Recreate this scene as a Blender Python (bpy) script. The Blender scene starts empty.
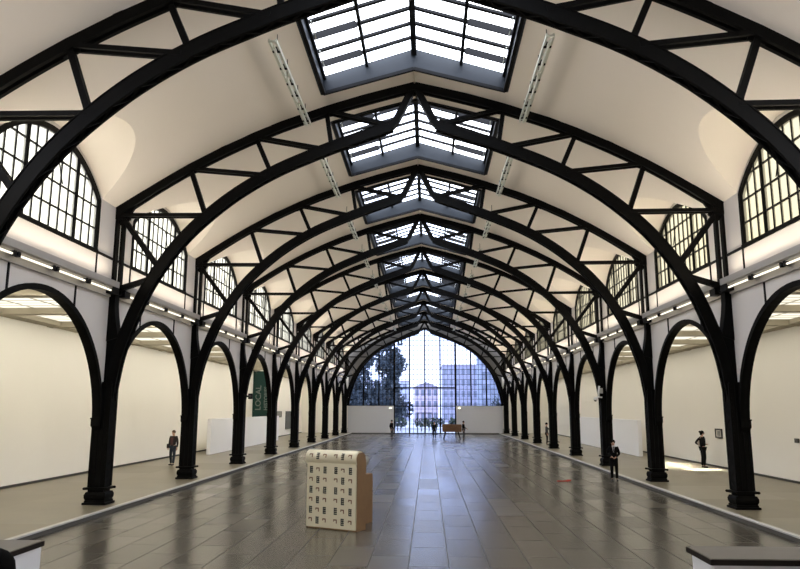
import bpy, bmesh, math, random
from mathutils import Vector, Matrix
random.seed(7)
C = bpy.context.scene.collection
SC = bpy.context.scene
K = 0.838                      # survey units -> metres (people set the scale)
S = 9.45                       # bay length (survey units)
Y0 = 26.02                     # first full truss
FN = -0.15                     # nave floor level, aisle floor is 0
NB = 8                         # last truss index
YE = Y0 + S*NB + 0.9           # end wall
YF = Y0 - 3*S                  # entrance wall
ORD = ['first','second','third','fourth','fifth','sixth','seventh','eighth','ninth','tenth']

# ------------------------------------------------------------------ materials
def mat(name, col, rough=.6, metal=0, spec=.5, noise=0, nscale=6, bump=0):
    m = bpy.data.materials.new(name); m.use_nodes = True
    nt = m.node_tree; b = nt.nodes['Principled BSDF']
    b.inputs['Base Color'].default_value = (*col, 1); b.inputs['Roughness'].default_value = rough
    b.inputs['Metallic'].default_value = metal; b.inputs['Specular IOR Level'].default_value = spec
    if noise or bump:
        tc = nt.nodes.new('ShaderNodeTexCoord'); n = nt.nodes.new('ShaderNodeTexNoise')
        n.inputs['Scale'].default_value = nscale; n.inputs['Detail'].default_value = 5
        nt.links.new(tc.outputs['Object'], n.inputs['Vector'])
        if noise:
            mx = nt.nodes.new('ShaderNodeMix'); mx.data_type = 'RGBA'
            mx.inputs[6].default_value = (*[c*(1-noise) for c in col], 1)
            mx.inputs[7].default_value = (*[min(1, c*(1+noise)) for c in col], 1)
            nt.links.new(n.outputs['Fac'], mx.inputs[0]); nt.links.new(mx.outputs[2], b.inputs['Base Color'])
        if bump:
            bp = nt.nodes.new('ShaderNodeBump'); bp.inputs['Strength'].default_value = bump
            nt.links.new(n.outputs['Fac'], bp.inputs['Height']); nt.links.new(bp.outputs['Normal'], b.inputs['Normal'])
    return m

def emis(name, col, st):
    m = bpy.data.materials.new(name); m.use_nodes = True
    nt = m.node_tree; nt.nodes.clear()
    e = nt.nodes.new('ShaderNodeEmission'); o = nt.nodes.new('ShaderNodeOutputMaterial')
    e.inputs[0].default_value = (*col, 1); e.inputs[1].default_value = st
    nt.links.new(e.outputs[0], o.inputs[0]); return m

def glass(name, tint, trans=0.0, gloss=.06):
    """thin pane: clear tinted, part frosted"""
    m = bpy.data.materials.new(name); m.use_nodes = True
    nt = m.node_tree; nt.nodes.clear(); N = nt.nodes.new; L = nt.links.new
    o = N('ShaderNodeOutputMaterial'); t = N('ShaderNodeBsdfTransparent'); t.inputs[0].default_value = (*tint, 1)
    cur = t.outputs[0]
    if trans:
        d = N('ShaderNodeBsdfTranslucent'); d.inputs[0].default_value = (*tint, 1)
        x = N('ShaderNodeMixShader'); x.inputs[0].default_value = trans
        L(cur, x.inputs[1]); L(d.outputs[0], x.inputs[2]); cur = x.outputs[0]
    g = N('ShaderNodeBsdfGlossy'); g.inputs['Roughness'].default_value = .08
    x = N('ShaderNodeMixShader'); x.inputs[0].default_value = gloss
    L(cur, x.inputs[1]); L(g.outputs[0], x.inputs[2]); L(x.outputs[0], o.inputs[0])
    return m

IRON = mat('black_iron', (.0028, .0027, .0026), .65, 0, .09, .25, 9)
IRON2 = mat('black_steel', (.004, .004, .005), .6, 0, .2)
PLASTER = mat('vault_plaster', (.85, .79, .725), .9, 0, .2, .025, .5)
WALLW = mat('white_wall', (.72, .685, .66), .85, 0, .25, .02, .8)
AISLEW = mat('aisle_wall', (.93, .90, .84), .85, 0, .25, .02, .4)
PARTW = mat('partition_white', (.74, .74, .75), .8, 0, .25, .015, 1)
RISER = mat('curb_riser', (.085, .08, .07), .6)  # shade on the curb's face put into its dark colour
PARTB = mat('partition_bright', (.90, .90, .92), .8, 0, .25, .01, 1)
CURB = mat('curb_stone', (.56, .55, .52), .45, 0, .5, .08, 5)
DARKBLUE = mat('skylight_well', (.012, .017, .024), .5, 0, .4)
GALV = mat('galvanised_rail', (.72, .74, .66), .4, .35, .5, .15, 12)
DARKTRIM = mat('dark_trim', (.05, .048, .045), .6)
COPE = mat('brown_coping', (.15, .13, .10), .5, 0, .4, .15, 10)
COPESIDE = mat('coping_edge', (.014, .010, .008), .7, 0, .15)  # near-black colour carries the shade on the coping's side
GREYLEDGE = mat('grey_ledge', (.42, .40, .38), .7)
BEAMC = mat('cream_beam', (.40, .36, .28), .8, 0, .2, .05, 2)
TUBE = emis('tube_light', (1, .90, .70), .85)
UPTUBE = emis('uplight_tube', (1, .88, .70), .9)
SKYGL = glass('skylight_glass', (.92, .95, 1.0), 0, .05)
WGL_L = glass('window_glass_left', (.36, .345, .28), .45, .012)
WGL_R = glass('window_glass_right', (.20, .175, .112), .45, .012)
ENDGL = glass('facade_glass', (.245, .29, .42), 0, .03)

def floor_mat(name, c1, c2, joint, bw, rh, rough, mortar, nz=.08, spec=.5):
    m = bpy.data.materials.new(name); m.use_nodes = True
    nt = m.node_tree; N = nt.nodes.new; L = nt.links.new; b = nt.nodes['Principled BSDF']
    tc = N('ShaderNodeTexCoord'); mp = N('ShaderNodeMapping'); mp.inputs['Rotation'].default_value = (0, 0, math.pi/2)
    L(tc.outputs['Object'], mp.inputs[0])
    br = N('ShaderNodeTexBrick'); br.offset = .5
    br.inputs['Scale'].default_value = 1; br.inputs['Brick Width'].default_value = bw; br.inputs['Row Height'].default_value = rh
    br.inputs['Mortar Size'].default_value = mortar; br.inputs['Color1'].default_value = (*c1, 1); br.inputs['Color2'].default_value = (*c2, 1)
    br.inputs['Mortar'].default_value = (*joint, 1); br.inputs['Mortar Smooth'].default_value = .6
    L(mp.outputs[0], br.inputs['Vector'])
    n = N('ShaderNodeTexNoise'); n.inputs['Scale'].default_value = .9; n.inputs['Detail'].default_value = 6
    L(tc.outputs['Object'], n.inputs['Vector'])
    r = N('ShaderNodeMapRange'); r.inputs[3].default_value = 1-nz*2; r.inputs[4].default_value = 1+nz*2
    L(n.outputs['Fac'], r.inputs[0])
    mx = N('ShaderNodeMix'); mx.data_type = 'RGBA'; mx.blend_type = 'MULTIPLY'; mx.inputs[0].default_value = 1
    L(br.outputs['Color'], mx.inputs[6]); L(r.outputs[0], mx.inputs[7]); L(mx.outputs[2], b.inputs['Base Color'])
    b2 = N('ShaderNodeTexBrick'); b2.offset = .5
    for k in ('Scale', 'Brick Width', 'Row Height', 'Mortar Size', 'Mortar Smooth'): b2.inputs[k].default_value = br.inputs[k].default_value
    for k, v in (('Color1', rough-.035), ('Color2', rough+.045), ('Mortar', .48)): b2.inputs[k].default_value = (v, v, v, 1)
    L(mp.outputs[0], b2.inputs['Vector']); L(b2.outputs['Color'], b.inputs['Roughness'])
    ms = N('ShaderNodeMath'); ms.operation = 'MULTIPLY_ADD'; ms.inputs[1].default_value = -spec*.35; ms.inputs[2].default_value = spec
    L(b2.outputs['Fac'], ms.inputs[0]); L(ms.outputs[0], b.inputs['Specular IOR Level'])
    return m
NAVEF = floor_mat('nave_floor_tiles', (.074, .064, .048), (.092, .080, .060), (.042, .037, .029), 1.9, .78, .24, .016, .13, .47)
AISLEF = floor_mat('aisle_floor', (.190, .165, .108), (.200, .172, .114), (.180, .156, .104), 4, 3, .33, .004, .09, .45)

def panel_mat(st):
    m = bpy.data.materials.new('luminous_panel'); m.use_nodes = True
    nt = m.node_tree; nt.nodes.clear(); N = nt.nodes.new; L = nt.links.new
    o = N('ShaderNodeOutputMaterial'); e = N('ShaderNodeEmission'); tc = N('ShaderNodeTexCoord'); br = N('ShaderNodeTexBrick')
    br.offset = 0; br.inputs['Scale'].default_value = 1; br.inputs['Brick Width'].default_value = 1.1; br.inputs['Row Height'].default_value = .55
    br.inputs['Mortar Size'].default_value = .07; br.inputs['Color1'].default_value = (1, .93, .76, 1); br.inputs['Color2'].default_value = (.70, .65, .52, 1)
    br.inputs['Mortar'].default_value = (.30, .27, .20, 1)
    L(tc.outputs['Object'], br.inputs['Vector']); L(br.outputs['Color'], e.inputs[0]); e.inputs[1].default_value = st
    L(e.outputs[0], o.inputs[0]); return m
PANEL = panel_mat(.68); PANEL_L = panel_mat(.72)

# ------------------------------------------------------------------ helpers
class MB:
    def __init__(s): s.v = []; s.f = []; s.m = []
    def quad(s, a, b, c, d, mi=0):
        i = len(s.v); s.v += [tuple(a), tuple(b), tuple(c), tuple(d)]; s.f.append((i, i+1, i+2, i+3)); s.m.append(mi)
    def hexa(s, p, mi=0):
        i = len(s.v); s.v += [tuple(q) for q in p]
        for f in ((0,3,2,1),(4,5,6,7),(0,1,5,4),(1,2,6,5),(2,3,7,6),(3,0,4,7)):
            s.f.append(tuple(i+k for k in f)); s.m.append(mi)
    def box(s, x0, x1, y0, y1, z0, z1, mi=0):
        s.hexa([(x0,y0,z0),(x1,y0,z0),(x1,y1,z0),(x0,y1,z0),(x0,y0,z1),(x1,y0,z1),(x1,y1,z1),(x0,y1,z1)], mi)
    def taper(s, x0, x1, y0, y1, z0, X0, X1, Yq, Y1, z1, mi=0):
        s.hexa([(x0,y0,z0),(x1,y0,z0),(x1,y1,z0),(x0,y1,z0),(X0,Yq,z1),(X1,Yq,z1),(X1,Y1,z1),(X0,Y1,z1)], mi)
    def beam(s, p0, p1, w, h, side=(0,1,0), mi=0):
        """box from p0 to p1, w along 'side', h across"""
        a, b = Vector(p0), Vector(p1); d = (b-a).normalized(); sd = Vector(side); sd = (sd - d*sd.dot(d)).normalized(); u = sd.cross(d)
        o = [sd*x*w/2+u*y*h/2 for x, y in ((-1,-1),(1,-1),(1,1),(-1,1))]
        s.hexa([a+q for q in o]+[b+q for q in o], mi)
    def tube(s, pts, r, n=8, mi=0):
        pts = [Vector(p) for p in pts]; i0 = len(s.v); rs = r if isinstance(r, (list, tuple)) else [r]*len(pts)
        for k, p in enumerate(pts):
            d = (pts[min(k+1, len(pts)-1)]-pts[max(k-1, 0)]).normalized()
            a = Vector((0,0,1)) if abs(d.z) < .9 else Vector((1,0,0)); e = d.cross(a).normalized(); g = d.cross(e)
            for j in range(n):
                t = 2*math.pi*j/n; s.v.append(tuple(p+(e*math.cos(t)+g*math.sin(t))*rs[k]))
        for k in range(len(pts)-1):
            for j in range(n):
                s.f.append((i0+k*n+j, i0+k*n+(j+1)%n, i0+(k+1)*n+(j+1)%n, i0+(k+1)*n+j)); s.m.append(mi)
        s.f.append(tuple(i0+j for j in range(n))[::-1]); s.m.append(mi)
        s.f.append(tuple(i0+(len(pts)-1)*n+j for j in range(n))); s.m.append(mi)
    def sweep(s, path, t0, t1, y0, y1, mi=0):
        """rectangle swept along a path in the XZ plane; t is the in-plane normal offset"""
        P = [Vector((x, z)) for x, z in path]; i0 = len(s.v)
        for k, p in enumerate(P):
            d = (P[min(k+1, len(P)-1)]-P[max(k-1, 0)]).normalized(); n = Vector((-d.y, d.x))
            a, b = p+n*t0, p+n*t1
            s.v += [(a.x, y0, a.y), (b.x, y0, b.y), (b.x, y1, b.y), (a.x, y1, a.y)]
        for k in range(len(P)-1):
            for j in range(4):
                s.f.append((i0+4*k+j, i0+4*k+(j+1)%4, i0+4*k+4+(j+1)%4, i0+4*k+4+j)); s.m.append(mi)
        s.f.append((i0+3, i0+2, i0+1, i0)); s.m.append(mi); e = i0+4*(len(P)-1)
        s.f.append((e, e+1, e+2, e+3)); s.m.append(mi)
    def sweepyz(s, path, t0, t1, x0, x1, mi=0):
        """same in the YZ plane: path of (y, z), thickness along x"""
        n0 = len(s.v); s.sweep(path, t0, t1, x0, x1, mi)
        for i in range(n0, len(s.v)):
            a, b, c = s.v[i]; s.v[i] = (b, a, c)
    def prism(s, poly, y0, y1, mi=0):
        """polygon of (x, z) extruded in y"""
        n = len(poly); i = len(s.v)
        s.v += [(x, y0, z) for x, z in poly]+[(x, y1, z) for x, z in poly]
        s.f.append(tuple(range(i, i+n))); s.m.append(mi); s.f.append(tuple(range(i+n, i+2*n))[::-1]); s.m.append(mi)
        for k in range(n):
            s.f.append((i+k, i+(k+1)%n, i+n+(k+1)%n, i+n+k)); s.m.append(mi)
    def ellipsoid(s, c, r, n=12, m=8, mi=0):
        i0 = len(s.v)
        for a in range(m+1):
            t = math.pi*a/m
            for b in range(n):
                p = 2*math.pi*b/n; s.v.append((c[0]+r[0]*math.sin(t)*math.cos(p), c[1]+r[1]*math.sin(t)*math.sin(p), c[2]+r[2]*math.cos(t)))
        for a in range(m):
            for b in range(n):
                s.f.append((i0+a*n+b, i0+a*n+(b+1)%n, i0+(a+1)*n+(b+1)%n, i0+(a+1)*n+b)); s.m.append(mi)
    def mirror(s):
        s.v = [(-x, y, z) for x, y, z in s.v]; s.f = [tuple(reversed(f)) for f in s.f]; return s
    def build(s, name, mats, parent=None, smooth=False, k=K, bevel=0, recalc=True):
        me = bpy.data.meshes.new(name); me.from_pydata([(x*k, y*k, z*k) for x, y, z in s.v], [], s.f)
        ms = mats if isinstance(mats, (list, tuple)) else [mats]
        for m in ms: me.materials.append(m)
        me.polygons.foreach_set('material_index', s.m)
        bm = bmesh.new(); bm.from_mesh(me)
        bmesh.ops.remove_doubles(bm, verts=bm.verts, dist=.0002)
        if recalc: bmesh.ops.recalc_face_normals(bm, faces=bm.faces)
        bm.to_mesh(me); bm.free()
        if smooth: me.polygons.foreach_set('use_smooth', [True]*len(me.polygons))
        o = bpy.data.objects.new(name, me); C.objects.link(o)
        if parent: o.parent = parent
        if bevel:
            b = o.modifiers.new('bevel', 'BEVEL'); b.width = bevel; b.segments = 2; b.limit_method = 'ANGLE'
        return o

def tag(o, label=None, cat=None, group=None, kind=None):
    if label: o['label'] = label
    if cat: o['category'] = cat
    if group: o['group'] = group
    if kind: o['kind'] = kind
    return o
def empty(name, loc=(0,0,0), rz=0, k=K):
    o = bpy.data.objects.new(name, None); C.objects.link(o)
    o.location = [c*k for c in loc]; o.rotation_euler = (0, 0, rz); o.empty_display_size = .2; return o
def copy_tree(o, parent=None):
    c = o.copy(); C.objects.link(c)
    if parent: c.parent = parent
    for ch in list(o.children): copy_tree(ch, c)
    return c
def struct(o): o['kind'] = 'structure'; return o

# ------------------------------------------------------------------ profiles (survey units)
CEIL = [(0,15.98),(1.0,15.73),(2.03,15.46),(3.1,15.14),(3.42,15.04),(4.11,14.80),(5.2,14.42),(6.24,13.98),(7.5,13.39),(8.76,12.72),(9.7,12.16),(10.7,11.52),(11.5,11.0)]
def barrel(x):
    x = abs(x)
    for (a, za), (b, zb) in zip(CEIL, CEIL[1:]):
        if x <= b: return za+(zb-za)*(x-a)/(b-a)
    return CEIL[-1][1]
def barrel_inv(z):
    for (a, za), (b, zb) in zip(CEIL, CEIL[1:]):
        if zb <= z <= za: return a+(b-a)*(za-z)/(za-zb)
    return 11.5
def ear(y):
    return max(11.0, 7.83+math.sqrt(4.64**2-y*y)) if abs(y) < 3.45 else 11.0
def wtop(y): return 7.83+math.sqrt(max(4.42**2-y*y, 0))
def wtop_c(y): return max(9.0, wtop(y)) if abs(y) <= 3.2 else 9.0
AR = 4.42
def arch(y):
    t = AR*AR-y*y
    return 2.75+(4.34/AR)*math.sqrt(max(t, 0))

# ------------------------------------------------------------------ floors
m = MB(); m.box(-10.45, 10.45, YF, YE, FN-.3, FN)
floor = struct(m.build('floor', NAVEF))
for s, nm in ((-1, 'left'), (1, 'right')):
    m = MB(); a, b = sorted((s*10.62, s*17.75)); m.box(a, b, YF, YE, -.45, 0)
    f = struct(m.build('floor_aisle_'+nm, AISLEF))
    m = MB(); a, b = sorted((s*10.45, s*10.62)); y = YF
    while y < YE-.1:
        m.box(a, b, y+.004, min(y+S/4, YE)-.004, -.04, .012); y += S/4
    cb = struct(m.build('trim_curb_'+nm, CURB, bevel=.004))
    m = MB(); a, b = sorted((s*10.47, s*10.66)); m.box(a, b, YF, YE, -.45, -.04); struct(m.build('riser', RISER, cb))

# ------------------------------------------------------------------ arcade walls with windows
def ysamples(h, n): return [-h+2*h*i/n for i in range(n+1)]
def arcade_wall(s, nm):
    m = MB(); X1, X2 = s*11.5, s*11.68
    for b in range(-3, NB):
        yc = Y0+S*(b+.5)
        ys = sorted(set([round(v, 4) for v in ysamples(4.42, 36)+ysamples(3.2, 24)+[-S/2, S/2, -3.4, 3.4, -4.4, 4.4, -4.3, 4.3]]))
        for y0, y1 in zip(ys, ys[1:]):
            mid = (y0+y1)/2
            lo = (arch(y0), arch(y1)) if abs(mid) < AR else (2.75, 2.75)
            segs = [(lo, (ear(y0), ear(y1)))] if abs(mid) > 3.2 else [(lo, (9.0, 9.0)), ((wtop(y0), wtop(y1)), (ear(y0), ear(y1)))]
            for (a0, a1), (t0, t1) in segs:
                A0, A1 = yc+y0, yc+y1
                m.quad((X1,A0,a0),(X1,A1,a1),(X1,A1,t1),(X1,A0,t0)); m.quad((X2,A0,a0),(X2,A1,a1),(X2,A1,t1),(X2,A0,t0))
                m.quad((X1,A0,a0),(X1,A1,a1),(X2,A1,a1),(X2,A0,a0)); m.quad((X1,A0,t0),(X1,A1,t1),(X2,A1,t1),(X2,A0,t0))
        for q in (-3.2, 3.2):
            m.quad((X1,yc+q,9),(X2,yc+q,9),(X2,yc+q,wtop(q)),(X1,yc+q,wtop(q)))
    w = struct(m.build('wall_'+nm, WALLW, recalc=False))
    for b in range(-1, NB):
        yc = Y0+S*(b+.5)
        # steel band of the arch
        m = MB(); pts = [(yc+4.40*math.cos(math.pi*i/40), 2.75+4.31*math.sin(math.pi*i/40)) for i in range(41)]
        xa, xb = sorted((s*11.43, s*11.72)); m.sweepyz(pts, -.05, .06, xa, xb)
        xa, xb = sorted((s*11.40, s*11.47)); m.sweepyz(pts, -.12, .06, xa, xb)
        struct(m.build('arch_band', IRON, w))
        m = MB(); xa, xb = sorted((s*11.46, s*11.50))
        m.box(xa, xb, yc-S/2, yc+S/2, 8.93, 9.02)                              # sill rail
        for q in (-3.27, 3.27): m.box(xa, xb, yc+q-.03, yc+q+.03, 8.0, 9.0)
        for q in (-1.95, 1.95): m.box(xa, xb, yc+q-.035, yc+q+.035, arch(q)-.02, 7.5)
        struct(m.build('seam_strip', IRON2, w))
        m = MB(); xa, xb = sorted((s*11.06, s*11.5)); m.box(xa, xb, yc-S/2+.35, yc+S/2-.35, 7.82, 7.95); xa, xb = sorted((s*11.06, s*11.09)); m.box(xa, xb, yc-S/2+.35, yc+S/2-.35, 7.95, 8.04)
        xa, xb = sorted((s*11.38, s*11.5)); m.box(xa, xb, yc-S/2+.35, yc+S/2-.35, 7.50, 7.82)
        struct(m.build('light_ledge', GREYLEDGE, w))
        m = MB(); xa, xb = sorted((s*11.10, s*11.5))
        for q in (-1, 1): m.box(xa, xb, *sorted((yc+q*(S/2-.25), yc+q*(S/2-.75))), 7.58, 7.84)
        struct(m.build('ledge_bracket', IRON2, w))
    return w
walls = {-1: arcade_wall(-1, 'left'), 1: arcade_wall(1, 'right')}

# clerestory windows
def clerestory(s, b):
    yc = Y0+S*(b+.5); root = struct(empty('window_1', (s*11.55, yc, 9.0)))
    X = 0; g = MB(); N = 24; ys = ysamples(3.2, N)
    for y0, y1 in zip(ys, ys[1:]): g.quad((X,y0,0),(X,y1,0),(X,y1,wtop(y1)-9),(X,y0,wtop(y0)-9))
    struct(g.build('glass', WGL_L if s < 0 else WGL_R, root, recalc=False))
    f = MB(); pts = [(3.2*math.cos(math.pi*i/36), wtop(3.2*math.cos(math.pi*i/36))-9) for i in range(37)]
    pts = [(3.2, 0)]+pts+[(-3.2, 0)]
    f.sweepyz(pts, -.07, .11, -.09, .09); f.box(-.10, .10, -3.3, 3.3, -.08, .06)
    struct(f.build('frame', IRON, root))
    f = MB()
    for q in (-1.55, 1.55): f.box(-.07, .07, q-.055, q+.055, 0, wtop(q)-9)
    struct(f.build('mullion', IRON, root))
    f = MB()
    for k in range(-6, 7):
        q = k*.517 if abs(k) < 3 else math.copysign(1.55+.55*(abs(k)-3), k)
        if abs(k) != 3 and abs(q) < 3.1: f.box(-.035, .035, q-.02, q+.02, 0, wtop(q)-9)
    for z in (.80, 1.60, 2.40):
        h = 3.2 if z < 1.88 else math.sqrt(4.42**2-(z+1.17)**2); f.box(-.035, .035, -h, h, z-.025, z+.025)
    if b < 3:   # opening rods of the vent sashes
        f.beam((-.12*s, .45, 1.6), (-.12*s, .1, 2.3), .03, .03, (1,0,0)); f.beam((-.12*s, .45, 2.3), (-.12*s, .0, 2.25), .03, .03, (1,0,0))
    struct(f.build('glazing_bars', IRON2, root))
for s in (-1, 1):
    for b in range(-1, NB): clerestory(s, b)

# ------------------------------------------------------------------ vaulted ceiling with lunettes and skylight wells
SKX, SK0, SK1 = 3.40, 1.42, S-1.3
m = MB()
for b in range(-3, NB):
    base = Y0+S*b
    ys = sorted(set([0, SK0, SK1, S]+[round(S/2+q, 4) for q in ysamples(3.42, 40)]))
    for y0, y1 in zip(ys, ys[1:]):
        e0, e1 = ear(y0-S/2), ear(y1-S/2); x0, x1 = barrel_inv(e0), barrel_inv(e1)
        for s in (-1, 1):
            inner = SKX if (SK0-.001 <= y0 and y1 <= SK1+.001 and b >= -2) else 0
            xs = [x for x, z in CEIL if x < 8.9 and x > inner+.02]
            r0 = [inner]+xs+[8.9+(x0-8.9)*k/5 for k in range(6)]; r1 = [inner]+xs+[8.9+(x1-8.9)*k/5 for k in range(6)]
            for k in range(len(r0)-1):
                m.quad(*[(s*x, base+y, barrel(x)) for x, y in ((r0[k],y0),(r0[k+1],y0),(r1[k+1],y1),(r1[k],y1))])
ceil = struct(m.build('ceiling', PLASTER, smooth=True, recalc=False))
m = MB()
for b in range(-3, NB):
    base = Y0+S*b; ys = [S/2+q for q in ysamples(3.42, 40)]
    for y0, y1 in zip(ys, ys[1:]):
        e0, e1 = ear(y0-S/2), ear(y1-S/2)
        if e0 <= 11.0 and e1 <= 11.0: continue
        for s in (-1, 1):
            x0, x1 = barrel_inv(e0), barrel_inv(e1)
            m.quad((s*x0,base+y0,e0),(s*11.52,base+y0,e0),(s*11.52,base+y1,e1),(s*x1,base+y1,e1))
struct(m.build('lunette_vault', PLASTER, ceil, smooth=True, recalc=False))

# skylights
def skylight(b):
    base = Y0+S*b; yc = base+(SK0+SK1)/2; h = (SK1-SK0)/2; root = struct(empty('window_2', (0, yc, 15.0)))
    Z = lambda x: barrel(x)-15.0
    G = 0.80; edge = Z(SKX)
    GZ = lambda x: edge+.62+(1.05)*(1-abs(x)/SKX)        # glazing plane
    w = MB()
    for e in (-h, h):                                     # gable ends of the well
        for x0, x1 in ((-SKX, 0), (0, SKX)):
            t = .10 if e < 0 else -.10
            w.hexa([(x0,e,Z(x0)-.04),(x1,e,Z(x1)-.04),(x1,e-t,Z(x1)-.04),(x0,e-t,Z(x0)-.04),(x0,e,GZ(x0)+.05),(x1,e,GZ(x1)+.05),(x1,e-t,GZ(x1)+.05),(x0,e-t,GZ(x0)+.05)])
    for s in (-1, 1):
        a, c = sorted((s*SKX, s*(SKX-.0)+s*.1)); w.box(a, c, -h-.1, h+.1, edge-.04, edge+.70)
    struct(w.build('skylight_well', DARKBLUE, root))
    f = MB()
    for s in (-1, 1):                                     # dark lining strips and raised border
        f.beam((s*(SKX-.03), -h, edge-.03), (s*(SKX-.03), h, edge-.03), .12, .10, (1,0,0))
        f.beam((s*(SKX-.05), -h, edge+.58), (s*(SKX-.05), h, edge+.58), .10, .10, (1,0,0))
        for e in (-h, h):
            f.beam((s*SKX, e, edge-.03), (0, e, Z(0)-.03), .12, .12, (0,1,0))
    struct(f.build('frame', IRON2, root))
    f = MB()
    f.box(-.10, .10, -h, h, GZ(0)-.22, GZ(0)+.06)         # ridge
    for s in (-1, 1):
        f.beam((s*SKX*.52, -h, GZ(SKX*.52)-.03), (s*SKX*.52, h, GZ(SKX*.52)-.03), .11, .16, (1,0,0))
    struct(f.build('mullion', IRON2, root))
    f = MB(); n = 7
    for k in range(1, n):
        y = -h+2*h*k/n
        for s in (-1, 1):
            f.beam((0, y, GZ(0)), (s*SKX, y, GZ(SKX)), .14, .09, (0,1,0))
    struct(f.build('glazing_bars', IRON2, root))
    f = MB()                                               # tilted vent sashes in the outer fields
    for k in (1, 3, 5):
        y0 = -h+2*h*k/n; y1 = y0+2*h/n
        for s in (-1, 1):
            xa, xb = SKX*.55, SKX*.97
            f.beam((s*xa, y1-.06, GZ(xa)-.02), (s*xb, y1-.06, GZ(xb)-.02), .05, .25, (0,1,0))
    struct(f.build('vent_sash', IRON2, root))
    f = MB()
    for s in (-1, 1):
        for k in (1, 3, 5): 
            y0 = -h+2*h*k/n
            f.tube([(s*(SKX-.2), y0-.3, edge+.50), (s*(SKX-.2), y0+.75, edge+.45)], .022, 6)
    struct(f.build('actuator_rod', GALV, root))
    g = MB()
    for s in (-1, 1):
        g.quad((0,-h,GZ(0)+.03),(s*SKX,-h,GZ(SKX)+.03),(s*SKX,h,GZ(SKX)+.03),(0,h,GZ(0)+.03))
    struct(g.build('glass', SKYGL, root, recalc=False))
for b in range(-2, NB): skylight(b)

# entrance wall behind the camera, outer aisle walls, aisle ceilings
m = MB(); m.box(-17.9, 17.9, YF-.3, YF, -.4, 16.5); struct(m.build('wall_entrance', WALLW))
for s, nm in ((-1, 'left'), (1, 'right')):
    m = MB(); a, b = sorted((s*17.7, s*18.0)); m.box(a, b, YF, YE, -.4, 7.9); w = struct(m.build('wall_aisle_'+nm, AISLEW))
    m = MB(); a, b = sorted((s*17.64, s*17.7)); m.box(a, b, YF, YE, 0, .10); struct(m.build('baseboard_'+nm, DARKTRIM))
    m = MB(); a, b = sorted((s*11.95, s*18.0)); m.box(a, b, YF, YE, 7.75, 7.95); c = struct(m.build('ceiling_aisle_'+nm, BEAMC))
    m = MB()
    for a_, b_ in ((s*17.0, s*17.7), (s*11.95, s*12.6)):
        a, b = sorted((a_, b_)); m.box(a, b, YF, YE, 7.24, 7.75)
    struct(m.build('cornice', BEAMC, c))
    y = YF+S/4
    while y < YE:
        m = MB(); a, b = sorted((s*12.0, s*17.68)); m.box(a, b, y-.25, y+.25, 7.2, 7.75); struct(m.build('beam', BEAMC, c))
        m = MB(); a, b = sorted((s*12.6, s*17.0)); y1 = min(y+S/2-.25, YE)
        m.box(a, b, y+.25, y1, 7.46, 7.51); struct(m.build('light_panel', PANEL_L if s < 0 else PANEL, c)); y += S/2

# ------------------------------------------------------------------ iron columns
def make_column():
    """right-hand column, nave towards -x; local origin at the column foot, x is world x-11.4"""
    r = empty('iron_column'); ox = 11.4
    m = MB(); m.box(-.40, .46, -.40, .40, 0, .08); m.box(-.35, .40, -.36, .36, .08, .15); m.build('base_plate', IRON, r, bevel=.01)
    m = MB()
    for z0, z1, a, b in ((.15,.24,.0,.04),(.24,.34,.04,.045),(.34,.44,.045,.0)):
        m.taper(-.32-a,.38+a,-.31-a,.31+a,z0,-.32-b,.38+b,-.31-b,.31+b,z1)
    m.build('base_moulding', IRON, r)
    m = MB(); m.box(-.37, .43, -.37, .37, .52, .60)
    for x in (-.37, .43):
        for y in (-.34, .34): m.ellipsoid((x, y, .56), (.06,.06,.05), 8, 6)
    m.build('collar', IRON, r)
    m = MB(); m.box(-.25, .33, -.27, .27, .44, 4.35)
    for x in (-.24, -.05, .14, .31): m.box(x-.035, x+.035, -.30, .30, .62, 4.3)       # riveted flutes
    for y in (-.25, .25): m.box(-.29, -.25, y-.05, y+.05, .62, 4.3)
    m.build('shaft', IRON, r)
    m = MB()                                                                              # rivet heads
    for k in range(22):
        for x in (-.24, .31): m.ellipsoid((x, -.305, .75+k*.16), (.018,.012,.018), 6, 4)
    m.build('rivets', IRON, r)
    m = MB(); z = .7; sgn = 1                                                             # lacing on the nave face
    while z < 4.2:
        m.beam((-.275, -.22*sgn, z), (-.275, .22*sgn, z+.3), .03, .05, (1,0,0)); z += .3; sgn = -sgn
    m.build('lacing', IRON, r)
    for q in (-1, 1):                                                                     # arch springers
        m = MB(); m.box(.0, .34, *sorted((q*.26, q*.42)), 2.78, 3.0); m.taper(.04,.30,*sorted((q*.26, q*.29)),2.6,.0,.34,*sorted((q*.26, q*.42)),2.78); m.box(-.02, .36, *sorted((q*.26, q*.44)), 3.0, 3.05); m.build('springer', IRON, r)
    # forked head: solid web between post and rib
    m = MB(); web = [(.30,4.35),(.28,5.2),(.24,5.9),(-.32,6.02),(-.60,6.02),(-.50,5.5),(-.40,5.0),(-.25,4.35)]
    m.prism(web, -.14, .14); m.build('web_plate', IRON, r)
    # upper post, flared into the web below and carrying two slim rods above
    m = MB(); m.prism([(.24,5.8),(.20,7.0),(.18,7.62),(-.12,7.62),(-.13,7.2),(-.17,6.85),(-.25,6.4),(-.34,6.0)], -.19, .19)
    m.box(-.20, .18, -.22, .22, 7.62, 8.0)
    m.build('post', IRON, r)
    for x in (-.18, .06):
        m = MB(); m.box(x-.05, x+.05, -.13, .13, 8.0, 10.95); m.build('rod', IRON, r)
    m = MB(); m.box(-.26, .10, -.16, .16, 10.55, 10.98); m.build('head_plate', IRON, r)
    return r

col_r = make_column()
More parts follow.
